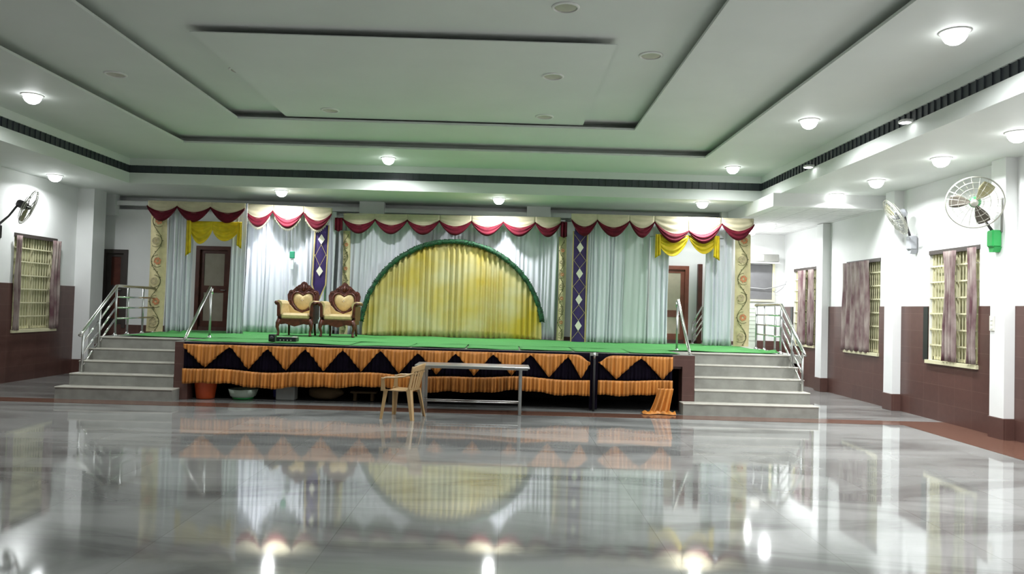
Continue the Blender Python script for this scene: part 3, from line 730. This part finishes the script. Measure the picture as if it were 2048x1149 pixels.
def valance(xp, Y, ztop, zpk, dC, dM, lab, fringe=False, tails=(), topslope=0, lowpk=()):
    """xp: x of the swag tie points; cream cloth above, maroon crescents below"""
    x0, x1 = xp[0], xp[-1]; cx = (x0 + x1) / 2
    t = thing('valance', lab, 'valance', (cx, Y, ztop)); n = len(xp) - 1
    zp = [zpk - (.17 if i in lowpk else 0) for i in range(n + 1)]
    tz = lambda x: topslope * (x - x0)
    cb = MB()
    for i in range(n):
        a, b = xp[i], xp[i + 1]
        base = lambda u, i=i: zp[i] + (zp[i + 1] - zp[i]) * u
        def P(u, v, a=a, b=b, base=base):
            x = a + (b - a) * u; c = math.sin(PI * u) ** .8 if 0 < u < 1 else 0
            zt = ztop + tz(x); zb = base(u) + tz(x) - dC * c
            y = Y - .05 - .05 * c * v + .012 * math.sin(v * 16) * c
            return (x - cx, y - Y, zt + (zb - zt) * v - ztop)
        cb.grid(P, 22, 12)
    cb.build('cream_top', CREAM, t, .004)
    for i in range(n):
        a, b = xp[i], xp[i + 1]; base = lambda u, i=i: zp[i] + (zp[i + 1] - zp[i]) * u
        def P(u, v, a=a, b=b, base=base):
            x = a + (b - a) * u; c = math.sin(PI * u) if 0 < u < 1 else 0
            za = base(u) + tz(x) - dC * (c ** .8); zb = base(u) + tz(x) - (dC + dM) * c ** .9 - .02
            return (x - cx, -.10 - .05 * c * math.sin(v * PI * .8) + .012 * math.sin(v * 14), za + .02 + (zb - za - .02) * v - ztop)
        mb = MB(); mb.grid(P, 22, 9); mb.build('swag', MAROON, t, .004)
        if fringe:
            mb = MB()
            for q in range(3, 32):
                u = q / 34; c = math.sin(PI * u); x = a + (b - a) * u; zb = base(u) + tz(x) - (dC + dM) * c ** .9 - .015
                mb.tube([(x - cx, -.11, zb - ztop), (x - cx, -.11, zb - ztop - .05 - .02 * (q % 2))], .006, 5)
            mb.build('fringe', CREAM, t)
    for x, w_, zb in tails:
        def P(u, v): return (x + (u - .5) * w_ - cx, -.11 + .02 * math.sin(u * 14), (zpk + tz(x) + .03) + (zb - zpk - tz(x) - .03 + .07 * abs(u - .5)) * v - ztop)
        mb = MB(); mb.grid(P, 12, 8); mb.build('tail', MAROON, t, .004)
    return t
valance([-7.46, -6.84, -6.15, -5.44], 15.62, 3.72, 3.60, .12, .17, 'cream and maroon valance over the dark door at the left of the stage')
valance([-5.80, -5.18, -4.50, -3.88], 16.62, 3.84, 3.70, .18, .17, 'brightly lit cream and red fringed valance above the left throne chair', fringe=True, topslope=-.02)
valance([-3.68 + .718 * k for k in range(7)] + [1.20], 16.86, 3.72, 3.58, .13, .17, 'long cream and maroon valance over the yellow arch backdrop', topslope=.010, tails=((-3.77, .17, 3.30), (1.27, .15, 3.30)))
valance([1.38, 1.94, 2.64, 3.18, 3.92, 4.64, 5.34], 16.22, 3.78, 3.64, .16, .17, 'cream and maroon valance right of the arch above the right doorway', lowpk=(4,))

def yswag(x0, xm, x1, Y, zt, zm, dl, dr, tl, tr, lab, tw=.09):
    cx = (x0 + x1) / 2; t = thing('yellow_swag', lab, 'swag', (cx, Y, zt))
    for a, b, d, nm in ((x0, xm, dl, 0), (xm, x1, dr, 1)):
        def P(u, v):
            c = math.sin(PI * u) ** .75 if 0 < u < 1 else 0
            e = (zm if (nm == 0) else zt - .06) if u > .5 else (zt - .06 if nm == 0 else zm)
            bz = (zt - .10) * (1 - u) + zm * u if nm == 0 else zm * (1 - u) + (zt - .10) * u
            zb = bz - d * c
            return (a + (b - a) * u - cx, -.03 - .05 * c * v + .02 * math.sin(v * 22 + 3 * u) * c, zt + (zb - zt) * v - zt)
        mb = MB(); mb.grid(P, 24, 20); mb.build('swag', YELLOW, t, .004)
    for x, z in ((x0, tl), (x1, tr)):
        s = 1 if x == x0 else -1
        def P(u, v): return (x + s * tw * (u - .3) * (1 + .2 * v) - cx, -.10 + .02 * math.sin(u * 15), (z + (.08 * u) - zt) * v)
        mb = MB(); mb.grid(P, 12, 10); mb.build('tail', YELLOW, t, .004)
yswag(-6.58, -6.10, -5.50, 15.58, 3.32, 3.14, .34, .27, 2.58, 2.76, 'yellow two-part swag over the dark door on the left')
yswag(3.24, 3.94, 4.56, 16.22, 3.38, 3.34, .40, .33, 2.86, 2.84, 'yellow two-part swag over the right doorway', .11)
mb = MB(); mb.bbox(-.055, .055, -.05, 0, 0, .16, .012)
o = thing('wall_box', 'small teal box fixed on the white curtain above the left throne chair', 'box', (-4.75, 16.68, 2.66)); mb.build('body', GBOX, o)
mb = MB(); mb.bbox(-.035, .035, -.03, 0, -.24, -.005, .005); mb.build('plug', GREYCLOTH, o)

# ------------------------------------------------------------------ throne chairs
def throne():
    t = thing('throne_chair', 'carved wooden throne chair with heart-shaped gold cushion, left of the pair', 'chair', (-4.28, 15.62, SZ + .022), 0, 'throne chairs on the stage')
    half = [(0, 1.14), (.05, 1.12), (.09, 1.07), (.13, 1.06), (.17, 1.02), (.22, .985), (.26, .95), (.30, .955), (.34, .93), (.355, .885), (.375, .85), (.37, .80), (.36, .74), (.34, .66), (.30, .56), (.24, .47), (.16, .41), (0, .38)]
    out = half + [(-x, z) for x, z in half[-2:0:-1]]
    rk = Matrix.Translation((0, .30, .38)) @ Matrix.Rotation(-.10, 4, 'X') @ Matrix.Translation((0, -.30, -.38))
    mb = MB(); mb.prism(out, .28, .33)
    for s in (-1, 1):   # carved scrolls on the crest
        for cx_, cz_, r in ((.27, .88, .05), (.15, .98, .045), (.30, .70, .045)):
            mb.tube([(s * (cx_ + r * (1 - k / 22) * math.cos(k * .55)), .272, cz_ + r * (1 - k / 22) * math.sin(k * .55)) for k in range(18)], .011, 6)
    mb.tube([(0, .272, .93), (0, .262, 1.0), (0, .272, 1.08)], [.012, .035, .008], 8)
    for s in (-1, 1): mb.tube([(s * .02, .272, .94), (s * .07, .265, 1.0), (s * .05, .272, 1.05)], [.01, .018, .006], 6)
    mb.xf(rk).build('carved_back', WOOD, t)
    hh = [(0, .835), (.04, .858), (.10, .885), (.155, .882), (.205, .852), (.232, .80), (.234, .745), (.215, .68), (.175, .62), (.12, .565), (.06, .53), (0, .518)]
    hp = []
    for (a, b), (c, d) in zip(hh[:-1], hh[1:]): hp += [(a, b), ((a + c) / 2, (b + d) / 2)]
    hp = hp + [(0, .518)] + [(-x, z) for x, z in hp[:0:-1]]
    mb = MB(); mb.pillow([(x * 1.0, z) for x, z in hp], .275, .29, .06); hc = mb.xf(rk).build('heart_cushion', UPH, t)
    mb = MB(); mb.loop([(x * 1.13, .265, .695 + (z - .70) * 1.13) for x, z in hp], .022, 8); mb.xf(rk).build('heart_moulding', WOOD, hc)
    mb = MB(); mb.prism([(-.32, .44), (.32, .44), (.345, .67), (.27, .62), (.18, .53), (0, .47), (-.18, .53), (-.27, .62), (-.345, .67)], .235, .285); mb.build('back_pad', UPH, t)
    mb = MB(); mb.bbox(-.325, .325, -.28, .28, .335, .465, .04); mb.build('seat_cushion', UPH, t)
    ap = [(-.37, .345), (-.37, .25), (-.30, .235), (-.2, .25), (-.1, .22), (0, .195), (.1, .22), (.2, .25), (.30, .235), (.37, .25), (.37, .345)]
    mb = MB(); mb.prism(ap, -.29, -.25); mb.box(-.37, -.33, -.25, .3, .25, .34); mb.box(.33, .37, -.25, .3, .25, .34); mb.box(-.33, .33, .26, .3, .25, .34); mb.box(-.33, .33, -.25, .26, .31, .34); mb.build('seat_frame', WOOD, t)
    for s in (-1, 1):
        o = [(.33, .40), (.345, .60), (.37, .68), (.43, .705), (.46, .68), (.45, .64), (.405, .62), (.40, .40)]
        inn = [(.32, .44), (.32, .56), (.30, .66), (.33, .71), (.39, .73), (.45, .71), (.44, .68), (.38, .68), (.345, .64), (.34, .44)]
        mb = MB(); mb.prism([(s * x, z) for x, z in inn], -.25, .26); 
        def P(u, v, s=s):
            return (s * (.325 - .05 * math.sin(v * PI / 2) * (1 - u)), -.20 + .46 * v, .45 + (.24) * u * (.55 + .45 * v))
        mb.grid(P, 8, 8); mb.build('arm_pad', UPH, t)
        mb = MB(); mb.prism([(s * x, z) for x, z in o], -.29, -.25); mb.tube([(s * .43, -.30, .68), (s * .43, .24, .68)], .034, 12)
        mb.box(min(s * .36, s * .40), max(s * .36, s * .40), -.25, .28, .34, .64); mb.build('arm', WOOD, t)
        mb = MB(); mb.tube([(s * .35, -.27, .34), (s * .375, -.285, .26), (s * .385, -.295, .18), (s * .355, -.28, .09), (s * .36, -.29, .03), (s * .375, -.30, .0)], [.045, .052, .036, .024, .03, .038], 10); mb.build('leg', WOOD, t)
        mb = MB(); mb.tube([(s * .30, .27, .30), (s * .30, .29, .15), (s * .31, .32, 0)], [.032, .028, .024], 8); mb.build('leg', WOOD, t)
    return t
th = throne()
th.scale = (.90, 1, 1)
t2 = dup(th); t2.location = (-3.42, 15.66, SZ + .022); t2.rotation_euler = (0, 0, 0)
t2['label'] = 'carved wooden throne chair with heart-shaped gold cushion, right of the pair beside the arch'

# ------------------------------------------------------------------ plastic chair (front faces local -Y)
def plastic_chair():
    t = thing('plastic_chair', 'beige plastic armchair on the hall floor left of the steel table', 'chair', (-1.50, 11.38, 0), 0)
    t.rotation_euler = (0, 0, math.radians(-104))
    def P(u, v):
        x = (u - .5) * (.44 - .04 * v); y = -.23 + .43 * v
        return (x, y, .425 - .03 * math.sin(PI * u) * math.sin(PI * min(1, v * 1.1)) + (-.02 * (1 - v * 6) ** 2 if v < .16 else 0))
    mb = MB(); mb.grid(P, 14, 14); mb.build('seat', PLAST, t, .008)
    mb = MB()   # slatted back
    def B(x, z): k = (z - .42) / .42; return (x, .20 + .11 * k + .02 - .10 * (x / .25) ** 2 * 1.0 + .0, z)
    for i in range(7):
        x = -.135 + .045 * i
        mb.add([B(x - .014, .43), B(x + .014, .43), B(x * 1.2 + .014, .74), B(x * 1.2 - .014, .74)], [(0, 1, 2, 3)])
    def PT(u, v):
        x = (u - .5) * .46; zt = .83 - .05 * (2 * u - 1) ** 2 * 1.0; zb = .72 - .02 * (2 * u - 1) ** 2
        return B(x, zb + (zt - zb) * v)
    mb.grid(PT, 16, 4)
    for s in (-1, 1):
        def PS(u, v, s=s): z = .42 + .37 * v; return B(s * (.165 + .03 * v + .045 * u), z)
        mb.grid(PS, 3, 10)
    mb.build('backrest', PLAST, t, .010)
    for s in (-1, 1):
        mb = MB()
        path = [(s * .225, .24, .70), (s * .255, .12, .655), (s * .27, -.02, .635), (s * .27, -.16, .63), (s * .262, -.215, .61)]
        def PA(u, v, path=path, s=s):
            k = v * (len(path) - 1); i = min(int(k), len(path) - 2); f = k - i; a, b = Vector(path[i]), Vector(path[i + 1]); q = a.lerp(b, f)
            wd = .055 * (1 if v > .25 else .6 + 1.6 * v)
            return (q.x + (u - .5) * wd, q.y, q.z - .018 * (2 * u - 1) ** 2)
        mb.grid(PA, 6, 16)
        def PF(u, v, s=s):   # front arm support flows into the leg
            return (s * (.262 - .018 * v), -.225 + (u - .5) * (.05 + .02 * v) + .0, .615 - .20 * v)
        mb.grid(PF, 4, 8); mb.build('armrest', PLAST, t, .012)
        for y0, y1, yy in ((-.22, -.25, 0), (.19, .26, 1)):
            mb = MB()
            def PL(u, v, s=s, y0=y0, y1=y1):
                wd = .075 * (1 - v) + .042 * v; a = (u - .5) * 2
                x = s * (.205 + .055 * v); y = y0 + (y1 - y0) * v
                # L-section leg folded about the outer corner
                if a < 0: return (x + s * a * wd * .8, y + (-.012 if y0 < 0 else .012), .44 - .44 * v)
                return (x + s * .006, y + (a * wd * .8 if y0 < 0 else -a * wd * .8), .44 - .44 * v)
            mb.grid(PL, 6, 8, sm=False); mb.build('leg', PLAST, t, .008)
    return t
plastic_chair()

# ------------------------------------------------------------------ folding table
t = thing('steel_table', 'long grey steel table in front of the stage skirt', 'table', (-.49, 12.17, 0))
mb = MB(); mb.bbox(-.91, .91, -.31, .31, .735, .765, .008); mb.box(-.88, .88, -.28, .28, .715, .735); mb.build('tabletop', GREYMET, t)
for x in (-.77, .77):
    for y in (-.24, .24): mb = MB(); mb.bbox(x - .022, x + .022, y - .022, y + .022, 0, .72, .004); mb.build('leg', GREYMET, t)
for y in (-.22, -.02): mb = MB(); mb.tube([(-.76, y, .19), (.76, y, .19)], .011, 8); mb.build('stretcher', GREYMET, t)
for x in (-.77, .77): mb = MB(); mb.tube([(x, -.24, .19), (x, .24, .19)], .012, 8); mb.build('crossbar', GREYMET, t)
mb = MB(); mb.box(-.85, -.66, -.26, .2, .69, .715); mb.build('bracket', GREYMET, t)

# ------------------------------------------------------------------ wall fans
def fan(box_loc, head, axis, R, boxm, motorm, cagem, blade, lab, bside, arm=FDK, pole=True, spin=.3):
    t = thing('wall_fan', lab, 'fan', box_loc, 0, 'wall fans')
    bl = Vector(box_loc); hd = Vector(head) - bl; ax = Vector(axis).normalized()
    q = Vector((0, 0, 1)).rotation_difference(ax).to_matrix().to_4x4(); M = Matrix.Translation(hd) @ q
    s = bside
    mb = MB(); mb.bbox(min(0, s * .14), max(0, s * .14), -.075, .075, -.10, .15, .02)
    mb.prism([(-.07, -.095), (-.03, -.17), (.05, -.17), (.07, -.095)], min(.0, s * .11), max(0, s * .11), 'X'); mb.build('switch_box', boxm, t)
    a = Vector((s * .10, 0, .14)); back = hd - ax * .16
    mb = MB(); mb.tube([a, a.lerp(back, .5) + Vector((0, 0, -.04)), back], [.022, .018, .022], 10); mb.build('arm', arm, t)
    mb = MB(); mb.lathe([(0, -.20), (.05, -.20), (.075, -.17), (.08, -.06), (.06, -.03), (.02, -.02)], n=20); mb.xf(M).build('motor', motorm, t)
    cg = MB()
    ring_ = lambda r, z: [(r * math.cos(2 * PI * k / 48), r * math.sin(2 * PI * k / 48), z) for k in range(48)]
    cg.loop(ring_(R, 0), .009, 6); cg.loop(ring_(R * .985, .022), .005, 6)
    for z, sg in ((.075, 1), (-.075, -1)):
        for rr in (.32, .55, .78): cg.loop(ring_(R * rr, z * math.sqrt(1 - (rr * .93) ** 2)), .0028, 5)
        for k in range(20):
            a_ = 2 * PI * k / 20
            cg.tube([(R * rr * math.cos(a_ + .12 * rr), R * rr * math.sin(a_ + .12 * rr), z * math.sqrt(max(0, 1 - rr ** 2))) for rr in (.16, .4, .65, .85, 1.0)], .0028, 5, cap=False)
    cg.lathe([(.001, .082), (.05, .08), (.055, .07)], n=20)
    cg.xf(M).build('cage', cagem, t)
    mb = MB(); mb.lathe([(.045, -.02), (.045, .03), (.03, .05), (0, .055)], n=20); hub = mb.xf(M).build('hub', blade, t)
    for k in range(3):
        mb = MB(); a0 = spin + k * 2 * PI / 3
        def P(u, v):
            r = .04 + (R * .88 - .04) * v; wd = .35 + .35 * math.sin(v * PI * .8)
            a_ = a0 + (u - .5) * wd * (1.5 - .6 * v)
            return (r * math.cos(a_), r * math.sin(a_), .02 * (u - .5) * 2)
        mb.grid(P, 6, 10); mb.xf(M).build('blade', blade if k else OLIVE, hub, .004)
    return t
fan((7.18, 10.86, 2.88), (6.78, 10.80, 3.42), (-.72, -1, -.26), .37, FGRN, FGRN, FCAGE, FBLADE,
    'wall fan with a green motor and green switch box on the nearest right pillar', -1)
fan((7.33, 13.36, 3.04), (6.95, 13.34, 3.52), (-.80, .22, -.50), .35, FGRY, FGRY, FCAGE, FGRY,
    'grey wall fan seen from the side between the two nearer right windows', -1)
fan((-9.30, 13.60, 2.80), (-9.0, 14.12, 3.34), (.78, .33, -.34), .34, FDK, FDK, FCAGE, FDK,
    'dark wall fan at the left edge above the left window', 1)
mb = MB(); mb.tube([(7.165, 10.78, 3.0), (7.165, 10.78, 3.5)], .014, 8); tag(mb.build('conduit', ACGREY), 'grey conduit running up the pillar behind the green fan', 'pipe')
t = thing('switch_plate', 'cream switch plate on the wall left of the nearest right pillar', 'switch', (7.18, 10.98, 1.56))
mb = MB(); mb.bbox(-.02, -.001, -.05, .05, 0, .22, .004); mb.build('plate', SWITCH, t)
for k in range(3): mb = MB(); mb.bbox(-.028, -.018, -.02, .02, .03 + .06 * k, .07 + .06 * k, .003); mb.build('rocker', WHITE, t)

# ------------------------------------------------------------------ lamps
def make_lamp(r=.12):
    t = thing('ceiling_light', 'x', 'ceiling light')
    mb = MB(); mb.lathe([(r * 1.25, 0), (r * 1.25, -.006), (r * 1.02, -.018), (r, -.008), (r, .0)], n=28); mb.build('trim_ring', LAMPW, t)
    mb = MB(); mb.lathe([(0, -.135), (r * .40, -.126), (r * .74, -.098), (r * .95, -.055), (r, -.006)], n=28); mb.build('diffuser_glare', LAMPE, t)  # bulges below the flush lamp; the dome shape stands in for its glare
    return t
proto = make_lamp(); used = [False]
def lamp(x, y, z, lab, power=1.0, group='lit downlights', off=False):
    if not used[0]: t = proto; used[0] = True
    else: t = dup(proto)
    t.location = (x, y, z); t['label'] = lab; t['group'] = group
    if off:
        for c in t.children:
            if c.name.startswith('diffuser_glare'):
                c.data = c.data.copy(); c.data.materials[0] = OFFG; c.scale = (1, 1, .12)
        return
    ld = bpy.data.lights.new('downlight', 'AREA'); ld.shape = 'DISK'; ld.size = .19; ld.energy = LAMP * power; ld.color = (.96, .985, 1.0); ld.spread = math.radians(165)
    lo = bpy.data.objects.new('light', ld); COL.objects.link(lo); lo.parent = t; lo.location = (0, 0, -.145)
D = 'round downlight '
lamp(4.42, 14.7, Z1, D + 'in the upper tray near its far right corner')
lamp(4.42, 10.98, Z1, D + 'in the upper tray on the right side, second from the stage', 1.15)
lamp(4.44, 7.42, Z1, D + 'in the upper tray on the right side, large at the top right', 1.3)
lamp(4.44, 3.9, Z1, D + 'in the upper tray right of the camera', 1.0)
lamp(4.44, .4, Z1, D + 'in the upper tray beside the camera', 1.0)
lamp(-2.39, 14.8, Z1, D + 'in the upper tray above the middle left of the stage')
lamp(-6.95, 10.88, Z1, D + 'in the upper tray on the left side', .5)
lamp(-6.95, 3.9, Z1, D + 'unseen, added in the upper tray left of the camera', .22)  # unseen lamp, added so some light reaches the left wall
for y, nm in ((14.44, 'farthest'), (12.86, 'third'), (10.93, 'second'), (9.28, 'nearest')):
    lamp(6.36, y, ZS, D + 'in the lower right soffit, %s of the row of four' % nm, 1.1)
for y in (7.5, 5.7, 3.9): lamp(6.36, y, ZS, D + 'in the lower right soffit beside the camera', .8)
lamp(-9.0, 14.9, ZS, D + 'in the lower left soffit near the left window', .22)
lamp(-4.87, 16.1, ZS, D + 'in the soffit above the lit valance', .9)
lamp(-.20, 16.3, ZS, D + 'in the soffit above the arch', .8)
lamp(4.17, 16.0, ZS, D + 'in the soffit above the right doorway', .9)
lamp(6.17, 17.5, 3.83, D + 'in the low tiled right alcove ceiling, nearer one')
lamp(6.15, 18.8, 3.83, D + 'in the low tiled right alcove ceiling, farther one by the floral panel')
lamp(-5.4, 10.2, Z2, D + 'unlit, in the left step of the ceiling', off=True, group='unlit downlights')
for x, y, nm in ((-3.75, 10.3, 'unlit, by the left edge of the dropped panel'), (1.72, 9.2, 'unlit, right of the dark ceiling slot')):
    lamp(x, y, Z3, D + nm, off=True, group='unlit downlights')
for x, y, nm in ((.55, 9.9, 'unlit, on the dropped panel behind its dark edge'), (.55, 12.0, 'unlit, on the dropped panel at its far side'), (-2.9, 12.0, 'unlit, on the dropped panel far left')):
    lamp(x, y, Z3 - .08, D + nm, off=True, group='unlit downlights')
lamp(.55, 7.8, Z3, D + 'unlit, at the top edge of the view', off=True, group='unlit downlights')
# small spots on the grille band
for y, nm in ((12.9, 'farther'), (9.75, 'nearer')):
    t = thing('spot_light', 'small round spot light on the dark grille band, %s one' % nm, 'spotlight', (5.29, y, 4.30), 0, 'small spots on the band')
    mb = MB(); mb.lathe([(.055, .02), (.085, 0), (.085, -.02), (.075, -.022)], (-.10, 0, 0), 20); mb.build('housing', LAMPW, t)
    mb = MB(); mb.box(-.06, .0, -.02, .02, .0, .03); mb.build('bracket', LAMPW, t)
    mb = MB(); mb.lathe([(0, -.028), (.06, -.027), (.075, -.02)], (-.10, 0, 0), 20); mb.build('lens', LAMPE, t)
